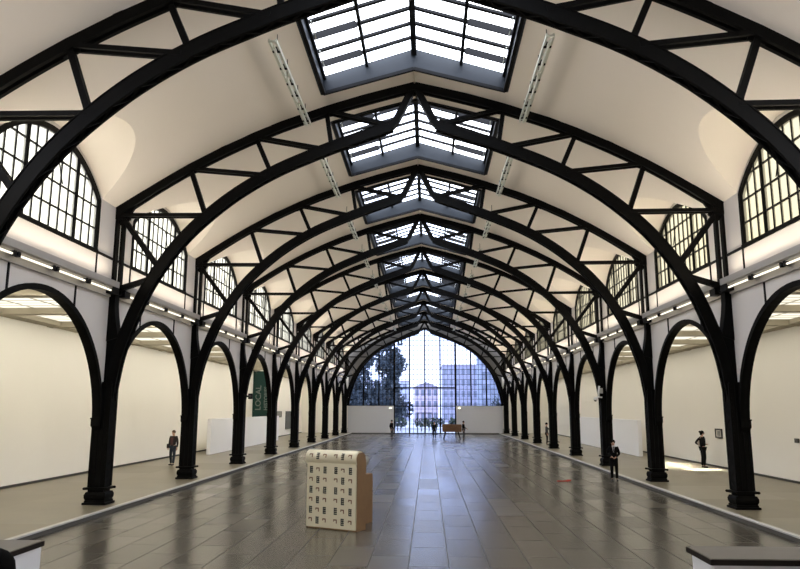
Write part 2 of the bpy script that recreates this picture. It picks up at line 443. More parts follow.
# mirrored master for the left side
def mirror_tree(o, parent=None):
    c = o.copy(); C.objects.link(c)
    if parent: c.parent = parent
    if o.data:
        me = o.data.copy(); me.transform(Matrix.Scale(-1, 4, (1,0,0))); me.flip_normals(); c.data = me
    for ch in list(o.children): mirror_tree(ch, c)
    return c
col_l = mirror_tree(col_r)
for n in range(0, NB+1):
    for s, src, nm in ((-1, col_l, 'left'), (1, col_r, 'right')):
        o = src if n == 0 else copy_tree(src)
        o.location = (s*11.4*K, (Y0+S*n)*K, 0)
        where = ', nearest' if n == 0 else (', beside the end window' if n == NB else '')
        tag(o, f'black iron column, {ORD[n]} along the {nm} colonnade from the front{where}', 'column', f'{nm} row of iron columns')

# ------------------------------------------------------------------ roof trusses
UP = [(11.42,10.85),(10.6,11.40),(9.7,11.99),(8.76,12.55),(7.5,13.22),(6.24,13.81),(5.2,14.25),(4.11,14.64),(3.1,14.98),(2.03,15.29),(1.0,15.57),(0,15.82)]
LOW = [(11.32,3.6),(11.22,4.4),(11.07,5.3),(10.84,6.1),(10.42,7.25),(9.98,8.15),(9.45,9.0),(8.9,9.72),(8.2,10.45),(7.2,11.30),(6.2,11.98),(5.2,12.53),(4.2,12.97),(3.25,13.36),(2.2,13.74),(1.3,14.06),(.88,14.23)]
def crom(P, n=4):
    out = []
    for i in range(len(P)-1):
        p0, p1, p2, p3 = [Vector(P[max(0, min(len(P)-1, j))]) for j in (i-1, i, i+1, i+2)]
        for k in range(n):
            t = k/n; out.append(tuple(.5*((2*p1)+(p2-p0)*t+(2*p0-5*p1+4*p2-p3)*t*t+(3*p1-p0-3*p2+p3)*t*t*t)))
    out.append(tuple(P[-1])); return out
def at(P, x):
    for (a, za), (b, zb) in zip(P, P[1:]):
        if b <= x <= a: return (x, za+(zb-za)*(x-a)/(b-a))
    return P[-1]
def make_truss():
    r = empty('roof_truss')
    for s in (1, -1):
        def done(m, name):
            if s < 0: m.mirror()
            return m.build(name, IRON, r)
        m = MB(); U = crom(UP, 3)
        for y in (-.125, .125): m.sweep(U, -.15, .15, y-.06, y+.06)
        m.sweep(U, -.17, -.15, -.20, -.05); m.sweep(U, -.17, -.15, .05, .20)
        for i in range(2, len(U)-1, 2): m.beam((U[i][0]-.2, 0, U[i][1]+.11), (U[i][0], 0, at(U, U[i][0])[1]), .2, .06)
        done(m, 'upper_chord')
        m = MB(); L = crom(LOW, 3)
        m.sweep(L, -.195, .195, -.165, -.135); m.sweep(L, -.195, .195, .135, .165)      # side plates
        m.sweep(L, -.21, -.18, -.19, .19)                                        # outer cover
        m.sweep(L, .17, .20, -.19, -.09); m.sweep(L, .17, .20, .09, .19)         # inner flange angles
        # crown kick-up
        m.sweep([(.92,14.22),(.74,14.42),(.10,15.72)], -.12, .14, -.16, .16)
        lc = done(m, 'lower_chord')
        m = MB(); P = crom(LOW, 6); q = 1; acc = 0; last = None
        for i in range(1, len(P)):
            acc += (Vector(P[i])-Vector(P[i-1])).length
            if acc > .34 or last is None:
                d = (Vector(P[i])-Vector(P[i-1])).normalized(); nn = Vector((-d.y, d.x)); p = Vector(P[i])+nn*.185; cur = (p.x, q*.12, p.y)
                if last: m.beam(last, cur, .03, .07, (0,0,1))
                last = cur; q = -q; acc = 0
        o = done(m, 'lacing'); o.parent = lc
        def pair(a, b, w=.085, h=.13, gap=.135):
            m = MB()
            for y in (-gap, gap): m.beam((a[0], y, a[1]), (b[0], y, b[1]), w, h)
            done(m, 'strut')
        def single(a, b, w=.20, h=.17):
            m = MB(); m.beam((a[0], 0, a[1]), (b[0], 0, b[1]), w, h)
            for p, qn in ((a, b), (b, a)):                                          # gusset at each end
                d = (Vector(qn)-Vector(p)).normalized(); c = Vector(p)+d*.22
                m.beam((p[0], 0, p[1]), (c.x, 0, c.y), .06, .46)
            done(m, 'brace')
        u1, u2, u3 = at(UP, 8.72), at(UP, 6.20), at(UP, 3.45)
        l0, l1, l2, l3, l4 = (9.80, 8.45), (8.02, 10.62), at(LOW, 5.55), at(LOW, 3.22), (.95, 14.24)
        pair((11.2, 10.72), (8.05, 10.70)); pair(u1, (5.75, 12.28)); pair(u2, (3.5, 13.30)); pair(u3, (1.0, 14.27))
        single(u1, l1); single(u2, l2); single(u3, l3)
        single((11.25, 10.6), (9.72, 8.62), .22, .19); single((11.38, 7.80), (9.95, 8.25), .22, .19)
        m = MB(); m.prism([(11.12,10.55),(11.45,10.55),(11.45,10.95),(10.9,11.15),(10.75,11.12)], -.07, .07); done(m, 'corner_gusset')
    m = MB(); m.prism([(-.32,15.5),(.32,15.5),(.25,15.85),(0,15.95),(-.25,15.85)], -.09, .09); m.build('crown_gusset', IRON, r)
    return r
tr0 = make_truss()
for n in range(-1, NB+1):
    o = tr0 if n == -1 else copy_tree(tr0)
    o.location = (0, (Y0+S*n)*K, 0)
    extra = {-1: ', cropped by the top edge', 0: ', first seen whole', NB: ', last one framing the end window'}.get(n, '')
    tag(o, f'black iron arched roof truss, {ORD[n+1]} from the front{extra}', 'roof truss', 'arched roof trusses of the hall')

# ------------------------------------------------------------------ ledge tube lamps and hanging trays
def make_tube():
    r = empty('tube_lamp')
    m = MB(); m.tube([(0,-.92,0),(0,.92,0)], .034, 8); m.build('tube', TUBE, r, smooth=True)
    m = MB(); m.tube([(-.03,-.95,.31),(-.03,.95,.31)], .05, 8); m.build('uplight_tube', UPTUBE, r, smooth=True)
    for q in (-.96, .96):
        m = MB(); m.box(-.06, .06, q-.07, q+.07, -.05, .10); m.build('socket', IRON2, r)
    m = MB(); m.box(-.05, .05, -1.06, 1.06, .08, .135); m.build('batten', GREYLEDGE, r)
    return r
tb = make_tube(); first = True
for s, nm in ((-1, 'left'), (1, 'right')):
    for b in range(-1, NB):
        for k in range(4):
            o = tb if first else copy_tree(tb); first = False
            o.rotation_euler = (0, 0, math.pi if s < 0 else 0); o.location = (s*11.2*K, (Y0+S*(b+.5)+(k-1.5)*2.14)*K, 7.685*K)
            tag(o, f'tube lamp under the {nm} ledge, {ORD[k]} of four above the {ORD[b+1]} arch from the front', 'tube lamp', f'tube lamps along the {nm} ledge')
def make_tray():
    r = empty('lighting_rail'); h = 3.15
    m = MB()
    for x in (-.10, .10): m.box(x-.028, x+.028, -h, h, -.03, .09)
    y = -h
    while y < h: m.box(-.10, .10, y-.03, y+.03, -.02, .03); y += .55
    m.build('rail', GALV, r)
    for q in (-2.6,-1.5,-.4,.5,1.6,2.7):
        m = MB(); m.box(-.115, .115, q-.05, q+.05, -.06, .10); m.build('clamp', IRON2, r)
    for q in (-h*.66, 0, h*.66):
        m = MB(); m.box(-.03, .03, q-.9, q+.9, -.10, -.02); m.tube([(0,q-.85,-.13),(0,q+.85,-.13)], .03, 8); m.build('spotlight_track', GALV, r)
    for q in (-h*.8, -h*.3, h*.3, h*.8):
        m = MB(); m.tube([(0,q,.05),(0,q,.62)], .014, 6); m.build('hanger', IRON2, r)
    return r
ty = make_tray(); first = True
for s, nm in ((-1, 'left'), (1, 'right')):
    for b in range(-1, NB):
        o = ty if first else copy_tree(ty); first = False
        o.location = (s*4.13*K, (Y0+S*b+6.0)*K, 14.22*K)
        tag(o, f'pale metal lighting rail hung {nm} of the {ORD[b+1]} skylight from the front', 'lighting rail', f'lighting rails {nm} of the skylights')

# ------------------------------------------------------------------ end wall with the great window
GL = [(0,14.9),(1.1,14.55),(2.2,14.15),(3.3,13.62),(4.4,13.05),(5.5,12.45),(6.6,11.75),(7.7,10.85),(8.8,9.65),(9.6,8.45),(10.2,7.15),(10.7,5.6),(10.95,4.4),(11.0,3.8)]
def gz(x):
    x = abs(x)
    for (a, za), (b, zb) in zip(GL, GL[1:]):
        if x <= b: return za+(zb-za)*(x-a)/(b-a)
    return 3.8
m = MB(); xs = [x for x, z in GL]+[11.5]
for s in (-1, 1):
    for a, b in zip(xs, xs[1:]):
        m.hexa([(s*a,YE,gz(a)),(s*b,YE,gz(b)),(s*b,YE+.4,gz(b)),(s*a,YE+.4,gz(a)),(s*a,YE,barrel(a)+.5),(s*b,YE,barrel(b)+.5),(s*b,YE+.4,barrel(b)+.5),(s*a,YE+.4,barrel(a)+.5)])
    a, b = sorted((s*11.0, s*11.9)); m.box(a, b, YE, YE+.4, 8.0, 11.6)
for s in (-1, 1):
    a, b = sorted((s*11.0, s*18.0)); q = MB(); q.box(a, b, YE-.02, YE+.38, -.4, 8.0); struct(q.build('wall_aisle_end', AISLEW))
endw = struct(m.build('wall_end', mat('gable_dark', (.09,.085,.08), .8)))  # dark wall colour stands in for the poor light around the gable
for s, nm in ((-1, 'left'), (1, 'right')):
    m = MB(); a, b = sorted((s*4.45, s*11.0)); m.box(a, b, YE-.1, YE+.3, FN, 3.78); struct(m.build('wall_screen_'+nm, PARTW))
    m = MB(); m.box(a, b, YE-.13, YE-.1, FN, FN+.16); struct(m.build('baseboard_end_'+nm, DARKTRIM))
    m = MB(); x = s*4.9; m.box(x-.14, x+.14, YE-.24, YE-.1, 3.30, 3.42); 
    o = m.build('wall_lamp', mat('lamp_housing', (.7,.7,.65), .5)); 
    e = MB(); e.box(x-.11, x+.11, YE-.22, YE-.12, 3.42, 3.46); eo = e.build('diffuser', emis('lamp_glow', (1,.9,.6), 6), o)
    tag(o, f'small lit wall lamp atop the white screen wall {nm} of the glass doors', 'wall lamp', 'lamps on the end wall')
gw = struct(empty('window_3', (0, YE+.1, 0)))
m = MB(); yy = 0
for s in (-1, 1):
    for (a, za), (b, zb) in zip(GL, GL[1:]): 
        lo = lambda x: 3.78 if x >= 4.4 else 6.3
        m.quad((s*a,0,lo((a+b)/2)),(s*b,0,lo((a+b)/2)),(s*b,0,max(zb,lo((a+b)/2))),(s*a,0,za))
m.quad((-4.4,0,FN),(4.4,0,FN),(4.4,0,6.3),(-4.4,0,6.3))
struct(m.build('glass', ENDGL, gw, recalc=False))
m = MB()
for s in (-1, 1): m.sweep([(s*x, z) for x, z in (GL if s > 0 else GL[::-1])] if s > 0 else [(-x, z) for x, z in GL], -.16, .16, -.2, .15)
struct(m.build('frame', IRON, gw))
m = MB()
for i in range(-4, 5):
    x = i*2.2; w_ = .14 if abs(i) == 2 else .10; z0 = FN if abs(i) <= 2 else 3.78
    m.box(x-w_, x+w_, -.16, .06, z0, gz(x))
m.box(-4.45, 4.45, -.18, .06, 6.24, 6.44); m.box(-11, 11, -.12, .05, 3.70, 3.84); m.box(-4.45, 4.45, -.18, .06, FN, FN+.14)
struct(m.build('mullion', IRON, gw))
m = MB()
for i in range(-20, 21):
    x = i*.55
    if i % 4: m.box(x-.030, x+.030, -.05, .03, (FN if abs(x) < 4.4 else 3.78), max(gz(x), 3.8))
z = .55
while z < 14.6:
    h = 11.0
    for (a, za), (b, zb) in zip(GL, GL[1:]):
        if zb <= z <= za: h = a+(b-a)*(za-z)/(za-zb)
    if z < 3.78: h = 4.4
    m.box(-h, h, -.05, .03, z-.030, z+.030); z += .7
struct(m.build('glazing_bars', IRON2, gw))
for i, x0 in enumerate((-1.05, 0.03)):                     # glass double door
    d = struct(empty('door_1', (x0, YE-.12, FN)))
    m = MB(); m.box(0, 1.02, -.05, .05, .03, .14); m.box(0, 1.02, -.05, .05, 2.9, 3.0); m.box(0, .08, -.05, .05, .03, 3.0); m.box(.94, 1.02, -.05, .05, .03, 3.0); struct(m.build('door_frame', IRON, d))
    m = MB(); hx = .86 if i == 0 else .16; m.box(hx-.02, hx+.02, -.14, -.10, 1.0, 1.7); m.box(hx-.02, hx+.02, -.12, -.04, 1.05, 1.09); m.box(hx-.02, hx+.02, -.12, -.04, 1.6, 1.64); struct(m.build('door_handle', GALV, d))

# ------------------------------------------------------------------ free-standing partitions, banner, pictures
def partition(s, ya, yb, nm, label):
    r = empty('partition_wall', (s*15.8, (ya+yb)/2, 0)); h = (yb-ya)/2
    m = MB(); m.box(-.14, .14, -h, h, .02, 2.62); m.build('panel', PARTB, r, bevel=.006)
    m = MB(); m.box(-.12, .12, -h+.02, h-.02, 0, .025); m.build('plinth', DARKTRIM, r)
    tag(r, label, 'partition wall')
partition(-1, 53.0, 77.2, 'left', 'long low white partition wall in the left aisle, standing in front of the green banner')
partition(1, 53.0, 78.0, 'right', 'long low white partition wall in the right aisle, standing behind the guard and iron columns')

GREEN = mat('banner_green', (.012, .045, .038), .75, 0, .3, .06, 3)
LETTER = mat('banner_letters', (.15, .18, .165), .8)
def text_mesh(txt, size, name, parent, matl, loc, rot):
    cu = bpy.data.curves.new(name, 'FONT'); cu.body = txt; cu.size = size*K; cu.extrude = .004; cu.align_x = 'LEFT'; cu.offset = .008
    t = bpy.data.objects.new(name, cu); C.objects.link(t); bpy.context.view_layer.update()
    me = bpy.data.meshes.new_from_object(t.evaluated_get(bpy.context.evaluated_depsgraph_get())); bpy.data.objects.remove(t)
    me.materials.clear(); me.materials.append(matl)
    o = bpy.data.objects.new(name, me); C.objects.link(o); o.parent = parent
    o.location = [c*K for c in loc]; o.rotation_euler = rot; return o
m = MB(); m.box(-18.0, -15.65, 73.5, 73.8, 0, 7.6); struct(m.build('wall_stub', PARTW))
bn = empty('wall_banner', (-16.75, 73.48, 0))
m = MB(); m.box(-.92, .98, -.04, .0, 2.2, 7.25); m.build('cloth', GREEN, bn)
m = MB(); m.tube([(-.97,-.03,7.25),(1.03,-.03,7.25)], .045, 8); m.build('top_rod', GALV, bn)
Rm = Matrix(((0,-1,0),(0,0,-1),(1,0,0))).to_euler()     # reads upwards, faces the viewer
text_mesh('LOCAL', .80, 'letters', bn, LETTER, (-.08, -.045, 3.2), Rm)
text_mesh('HISTORIES', .52, 'letters', bn, LETTER, (.62, -.045, 3.2), Rm)
tag(bn, 'tall dark green exhibition banner with upright lettering behind the left partition wall', 'banner')

def picture(name, x, y0, y1, z0, z1, s, cframe, ccanvas, label, mount=None):
    r = empty(name, (x, (y0+y1)/2, (z0+z1)/2)); a, b = (y1-y0)/2, (z1-z0)/2; t = .08
    m = MB(); d0, d1 = sorted((0, -s*.07))
    m.box(d0,d1,-a,a,b-t,b); m.box(d0,d1,-a,a,-b,-b+t); m.box(d0,d1,-a,-a+t,-b+t,b-t); m.box(d0,d1,a-t,a,-b+t,b-t); m.build('frame', cframe, r)
    m = MB(); d0, d1 = sorted((0, -s*.03)); m.box(d0,d1,-a+t,a-t,-b+t,b-t); m.build('canvas', ccanvas, r)
    if mount:
        m = MB(); d0, d1 = sorted((-s*.03, -s*.036)); m.box(d0,d1,-a*.45,a*.45,-b*.55,b*.55); m.build('print', mount, r)
    tag(r, label, 'picture'); return r
FR = mat('dark_frame', (.03,.027,.024), .4); CV = mat('dark_canvas', (.10,.105,.10), .6, 0, .3, .5, 2.5); CV2 = mat('pale_mount', (.72,.70,.62), .8); CV3 = mat('grey_print', (.32,.31,.28), .7, 0, .2, .5, 8)
picture('wall_picture', -17.69, 90.9, 94.4, .78, 3.05, -1, FR, CV, 'large dark picture at the far end of the left aisle wall')
picture('wall_picture', -17.69, 85.2, 88.2, 2.33, 3.05, -1, FR, CV3, 'small grey picture beside the large dark one in the left aisle')
picture('wall_picture', 17.69, 43.0, 43.95, 1.72, 2.26, 1, FR, CV2, 'small framed picture with pale mount beside the woman in the right aisle', CV3)
picture('wall_picture', 17.69, 34.30, 34.62, 1.86, 2.06, 1, FR, CV, 'tiny dark plaque on the right aisle wall at the picture edge')

# devices on the columns
def camera_dev():
    r = empty('security_camera', (11.0, Y0+2*S-.44, 4.05))
    m = MB(); m.box(.0, .22, -.02, .135, .3, .62); m.build('mount', mat('device_grey', (.5,.5,.5), .5), r)
    W = mat('device_white', (.78,.78,.78), .4)
    m = MB(); m.tube([(.02,0,.75),(-.04,0,.40),(-.06,-.02,.12)], .06, 8); m.build('bracket', W, r, smooth=True)
    m = MB(); m.tube([(.16,0,.05),(-.05,-.02,.08),(-.22,-.05,.02)], .045, 8); m.build('arm', W, r, smooth=True)
    m = MB(); m.ellipsoid((-.25,-.06,-.04), (.15,.15,.13)); m.build('housing', W, r, smooth=True)
    m = MB(); m.ellipsoid((-.27,-.08,-.12), (.09,.09,.08)); m.build('lens', IRON2, r, smooth=True)
    tag(r, 'white dome camera on a bracket on the third right column', 'camera')
camera_dev()
r = empty('loudspeaker', (-10.86, Y0+2*S-.2, 4.15)); m = MB(); m.box(-.1, .02, -.06, .06, -.05, .05); m.build('bracket', IRON2, r)
m = MB(); m.box(.02, .26, -.14, .14, -.17, .17); m.build('cabinet', IRON2, r, bevel=.02); m = MB(); m.tube([(.14,-.14,0),(.14,-.17,0)], .09, 12); m.build('driver', DARKTRIM, r)
tag(r, 'small black loudspeaker fixed on the third left column', 'loudspeaker')

# ------------------------------------------------------------------ padded sculpture in the nave
CREAM = mat('printed_cloth', (.74, .68, .50), .8, 0, .2, .05, 6); INK = mat('dark_print', (.045,.050,.040), .8); RUST = mat('rust_print', (.20,.11,.065), .8)
WOOD = mat('ply_wood', (.25, .148, .075), .55, 0, .35, .18, 4); WOOD2 = mat('ply_edge', (.42,.25,.11), .6, 0, .3, .12, 6)
ang = math.atan2(-.81, 1.58)
sc = empty('padded_block_sculpture', (-2.45, 21.915, FN), ang)
W2, D = .885, .50
# cover: profile in (y,z), swept along x
prof = [(0,.04),(0,1.86)]
rc = (.17, 2.06); rr = .235
prof2 = [(rc[0]+rr*math.cos(t), rc[1]+rr*math.sin(t)) for t in [math.radians(a) for a in range(235, -61, -12)]]
m = MB()
def strip(P, x0, x1, th, mi=0):
    for (a, b), (c, d) in zip(P, P[1:]): m.quad((x0,a,b),(x1,a,b),(x1,c,d),(x0,c,d), mi)
m.box(-W2, W2-.0, -.03, .0, .04, 1.92)
m.box(-W2, W2, .0, .03, .04, 1.92)
n = 26; i0 = len(m.v)
cyl = [(rc[0]+rr*math.cos(2*math.pi*k/n), rc[1]+rr*math.sin(2*math.pi*k/n)) for k in range(n)]
cm = [(y, z) for y, z in cyl]
N0 = len(m.v); m.prism(cm, -W2-.06, W2+.02); 
for i in range(N0, len(m.v)): a, b, c = m.v[i]; m.v[i] = (b, a, c)
def pmark(x, z, kind, yf):
    """printed mark as a thin raised patch; yf(z) gives the surface y and z"""
    def p(x0, x1, z0, z1, mi):
        (ya, za), (yb, zb) = yf(z0), yf(z1)
        m.hexa([(x0,ya-.004,za),(x1,ya-.004,za),(x1,ya+.004,za),(x0,ya+.004,za),(x0,yb-.004,zb),(x1,yb-.004,zb),(x1,yb+.004,zb),(x0,yb+.004,zb)], mi)
    if kind:
        for dz in (-.085, -.03, .025, .08): p(x-.05, x+.055, z+dz-.018, z+dz+.018, 1)
        p(x-.055, x-.025, z-.1, z+.1, 1); p(x+.01, x+.035, z-.06, z+.06, 1)
    else:
        p(x-.065, x+.055, z+.03, z+.065, 2); p(x+.025, x+.058, z-.05, z+.03, 2); p(x-.07, x-.045, z+.0, z+.05, 2)
flat = lambda z: (-.032, z)
XS = [-.73, -.48, -.22, .18, .43, .70]
for row in range(6):
    z = .24+row*.295
    for c, x in enumerate(XS): pmark(x, z, (c in (0, 2, 3, 5)) == (row % 2 == 1), flat)
def onroll(z):
    t = math.pi - (z-2.06)/rr
    return (rc[0]+(rr+.003)*math.cos(t), rc[1]+(rr+.003)*math.sin(t))
for c, x in enumerate(XS): pmark(x, 2.13, c in (1, 4), onroll)
cv = m.build('printed_cover', [CREAM, INK, RUST], sc)
for x0 in (W2-.02, -W2-.02):
    m = MB(); poly = [(.02,.0),(D,.0),(D,1.9)]+[(rc[0]+.20*math.cos(t)+(.10 if math.cos(t) > 0 else 0), 2.05+.2*math.sin(t)) for t in [math.pi*k/10 for k in range(11)]]+[(.02,1.8)]
    N0 = len(m.v); m.prism(poly, x0, x0+.05)
    for i in range(N0, len(m.v)): a, b, c = m.v[i]; m.v[i] = (b, a, c)
    m.build('side_panel', WOOD, sc)
m = MB(); m.box(-W2+.03, W2-.03, .03, D-.02, .0, 1.9); m.build('core', WOOD2, sc)
m = MB(); m.tube([(-W2+.02, D+.05, 1.98),(W2+.0, D+.05, 1.98)], .15, 16); m.build('rear_roll', mat('grey_roll', (.38,.38,.35), .8), sc, smooth=True)
m = MB(); m.box(-.8, .34, .72, 1.83, .0, 1.50); m.build('rear_box', WOOD, sc, bevel=.01)
tag(sc, 'upright cream padded block with printed marks and wooden back standing on the nave floor', 'sculpture')

# red strip on the floor, crate on legs
r = empty('red_strip', (7.22, 36.7, FN)); m = MB(); m.hexa([(-.34,-.10,.0),(.34,-.06,.0),(.33,.10,.0),(-.33,.08,.0),(-.34,-.10,.035),(.34,-.06,.05),(.33,.10,.04),(-.33,.08,.03)]); RED = mat('red_cloth', (.42,.035,.02), .7); o = m.build('strip', RED, r)
m = MB(); m.hexa([(.12,-.07,.04),(.36,-.03,.045),(.35,.09,.04),(.13,.1,.04),(.12,-.07,.07),(.36,-.03,.085),(.35,.09,.075),(.13,.1,.07)]); m.build('fold', RED, r)
tag(r, 'small red cloth strip lying on the nave floor near the guard', 'cloth strip')
r = empty('crate_table', (3.25, 85.5, FN)); CR = mat('crate_wood', (.20,.105,.055), .7, 0, .2, .4, 5)
m = MB(); m.box(-1.1, 1.1, -.5, .5, .86, 1.72); 
for z in (.9, 1.16, 1.42): m.box(-1.13, 1.13, -.54, .54, z, z+.22)
m.build('crate', CR, r)
for x in (-1, 1):
    for y in (-1, 1):
        m = MB(); m.beam((x*.72, y*.35, .88), (x*.98, y*.45, 0), .13, .13); m.build('leg', IRON2, r)
tag(r, 'brown wooden crate table on dark splayed legs near the glass doors', 'table')

# ------------------------------------------------------------------ stairs and parapets at the viewer's feet
LZ = 1.80
m = MB(); m.box(-2.2, 2.2, YF, 1.8, FN, LZ)
for k in range(10):
    m.box(-2.2, 2.2, 1.8+k*.40, 1.8+(k+1)*.40, FN, LZ-(k+1)*.20)
struct(m.build('floor_stair', CURB))
for s, nm in ((-1, 'left'), (1, 'right')):
    m = MB()
    if s < 0: m.box(-9.0, -2.22, YF, 5.06, FN, 2.45)
    else: m.box(2.24, 9.0, 4.69, 5.06, FN, 2.45)
    o = struct(m.build('wall_parapet_'+nm, PARTW))
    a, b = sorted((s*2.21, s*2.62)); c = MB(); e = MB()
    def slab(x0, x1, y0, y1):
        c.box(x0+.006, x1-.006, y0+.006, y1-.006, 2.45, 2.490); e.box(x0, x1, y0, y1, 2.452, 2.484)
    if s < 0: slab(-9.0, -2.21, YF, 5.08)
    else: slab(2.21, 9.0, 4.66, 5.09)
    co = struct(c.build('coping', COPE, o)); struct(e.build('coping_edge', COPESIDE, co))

# ------------------------------------------------------------------ people (metres)
def skin_mesh(name, chains, matl, parent, sub=2):
    """chains: list of components; each = (verts [(co, r)], edges)"""
    V, Ed, Rr, roots = [], [], [], []
    for verts, edges in chains:
        i = len(V); roots.append(i)
        for co, r in verts: V.append(co); Rr.append(r if isinstance(r, tuple) else (r, r))
        Ed += [(a+i, b+i) for a, b in edges]
    me = bpy.data.meshes.new(name); me.from_pydata(V, Ed, [])
    o = bpy.data.objects.new(name, me); C.objects.link(o)
    sk = o.modifiers.new('skin', 'SKIN'); sk.use_smooth_shade = True
    if not me.skin_vertices: return o
    for k, r in enumerate(Rr):
        me.skin_vertices[0].data[k].radius = r; me.skin_vertices[0].data[k].use_root = k in roots
    ss = o.modifiers.new('sub', 'SUBSURF'); ss.levels = sub; ss.render_levels = sub
    bpy.context.view_layer.update()
    m2 = bpy.data.meshes.new_from_object(o.evaluated_get(bpy.context.evaluated_depsgraph_get()))
    o.modifiers.clear(); o.data = m2; m2.materials.clear(); m2.materials.append(matl)
    m2.polygons.foreach_set('use_smooth', [True]*len(m2.polygons))
    o.parent = parent; return o
def chain(pts): return (pts, [(i, i+1) for i in range(len(pts)-1)])
SKINM = mat('skin', (.50,.30,.21), .55, 0, .4)
def person(loc, rz, label, pose, cols, hair, height=1.75, group=None):
    r = empty('person', loc, rz); q = height/1.75; r.scale = (q, q, q)
    J = dict(pelvis=(0,0,.95), waist=(0,-.005,1.08), chest=(0,.01,1.28), nb=(0,.02,1.44), neck=(0,.005,1.52), head=(0,-.015,1.62), crown=(0,0,1.69))
    for s, n in ((1,'r'),(-1,'l')):
        J['sh'+n]=(s*.175,.02,1.40); J['el'+n]=(s*.23,.04,1.13); J['wr'+n]=(s*.245,-.03,.89)
        J['hip'+n]=(s*.09,0,.90); J['kn'+n]=(s*.10,-.02,.50); J['an'+n]=(s*.10,.025,.09); J['to'+n]=(s*.12,-.15,.03)
    J.update(pose)
    # body: one continuous surface
    names = ['pelvis','waist','chest','nb','neck','head','crown']
    rad = {'pelvis':(.125,.10),'waist':(.115,.09),'chest':(.135,.10),'nb':(.075,.065),'neck':(.052,.055),'head':(.074,.092),'crown':(.058,.072)}
    vs = [(J[n], rad[n]) for n in names]; ed = [(i, i+1) for i in range(6)]
    def add(co, rr, frm): vs.append((co, rr)); ed.append((frm, len(vs)-1)); return len(vs)-1
    hd = Vector(J['head'])
    add(tuple(hd+Vector((0,-.105,-.015))), .014, 5)                      # nose
    for s in (1, -1): add(tuple(hd+Vector((s*.083,.012,-.005))), (.016,.022), 5)   # ears
    fing = []
    for n, s in (('r', 1), ('l', -1)):
        a = add(J['sh'+n], .058, 2); b = add(J['el'+n], .042, a); c = add(J['wr'+n], .028, b)
        d = (Vector(J['wr'+n])-Vector(J['el'+n])).normalized(); w = Vector(J['wr'+n])
        add(tuple(w+d*.075), (.036,.020), c)
        side = Vector((0,1,0))-d*d.y
        side = side.normalized() if side.length > .1 else Vector((1,0,0)); fl = d.cross(side).normalized()
        for k, L in enumerate((.070,.080,.075,.058)):
            p0 = w+d*.07+side*(.024*(k-1.5)*.7); cu = fl*(-s*.018)
            fing.append(chain([(tuple(p0), .0095), (tuple(p0+d*L*.6+cu*.4), .0088), (tuple(p0+d*L+cu*1.5), .0075)]))
        p0 = w+d*.03-side*.018; fing.append(chain([(tuple(p0), .011), (tuple(p0+d*.03-side*.028), .010), (tuple(p0+d*.06-side*.03), .008)]))
        a = add(J['hip'+n], .085, 0); b = add(J['kn'+n], .056, a); c = add(J['an'+n], .030, b); add(tuple(Vector(J['an'+n])*.6+Vector(J['to'+n])*.4), (.024,.018), c)
    skin_mesh('body', [(vs, ed)]+fing, SKINM, r)
    top, bot, shoe = cols
    # jacket with sleeves
    v = [(tuple(Vector(J['pelvis'])-Vector((0,0,.06))),(.152,.125)),(J['waist'],(.145,.118)),(J['chest'],(.165,.128)),(tuple(Vector(J['nb'])-Vector((0,0,.015))),(.088,.08))]; e = [(0,1),(1,2),(2,3)]
    for n in 'rl':
        v.append((J['sh'+n],.076)); e.append((2,len(v)-1)); v.append((J['el'+n],.058)); e.append((len(v)-2,len(v)-1))
        v.append((tuple(Vector(J['wr'+n])+(Vector(J['el'+n])-Vector(J['wr'+n]))*.06),.043)); e.append((len(v)-2,len(v)-1))
    skin_mesh('jacket', [(v, e)], top, r)
    v = [(J['pelvis'],(.135,.112))]; e = []
    for n in 'rl':
        v.append((J['hip'+n],.100)); e.append((0,len(v)-1)); v.append((J['kn'+n],.073)); e.append((len(v)-2,len(v)-1))
        v.append((tuple(Vector(J['an'+n])+Vector((0,0,.0))),.056)); e.append((len(v)-2,len(v)-1))
    skin_mesh('trousers', [(v, e)], bot, r)
    for n in 'rl':
        a, t = Vector(J['an'+n]), Vector(J['to'+n]); h = a+(a-t)*.25
        o = skin_mesh('shoe', [chain([((h.x,h.y,a.z-.045),(.042,.04)),((a.x,a.y,a.z-.045),(.046,.045)),((t.x,t.y,a.z-.055),(.045,.032))])], shoe, r)
    m = MB(); style = hair[1]
    m.ellipsoid((hd.x, hd.y+.025, hd.z+.035), (.094,.105,.098), 16, 10)
    if style == 'bun': m.ellipsoid((hd.x, hd.y+.13, hd.z+.07), (.055,.055,.05)); m.ellipsoid((hd.x, hd.y+.07, hd.z-.02), (.075,.06,.08))
    if style == 'long': m.ellipsoid((hd.x, hd.y+.06, hd.z-.06), (.09,.065,.14))
    m.build('hair', hair[0], r, True, k=1)
    EYE = mat('eye', (.03,.02,.015), .3); LIP = mat('lips', (.35,.12,.10), .5)
    for s in (1, -1):
        m = MB(); m.ellipsoid((hd.x+s*.032, hd.y-.083, hd.z+.012), (.013,.008,.009), 8, 6); m.build('eye', EYE, r, True, k=1)
    m = MB(); m.ellipsoid((hd.x, hd.y-.086, hd.z-.058), (.024,.009,.007), 8, 6); m.build('mouth', LIP, r, True, k=1)
    tag(r, label, 'person', group); return r
BLK = mat('black_cloth', (.0045,.0045,.005), .9, 0, .15); DKJ = mat('dark_jacket', (.022,.016,.016), .8); MAR = mat('maroon_cloth', (.085,.030,.030), .8)
JEAN = mat('jeans', (.018,.028,.045), .85); SHOE = mat('shoe_black', (.010,.010,.010), .5); GRY = mat('grey_cloth', (.05,.05,.055), .8)
HBLK = mat('hair_black', (.004,.0035,.003), .9, 0, .05); HBRN = mat('hair_brown', (.09,.05,.028), .6); SHIRT = mat('white_shirt', (.75,.75,.76), .7)
PAT = mat('patterned_bag', (.45,.38,.33), .8, 0, .2, .8, 18)

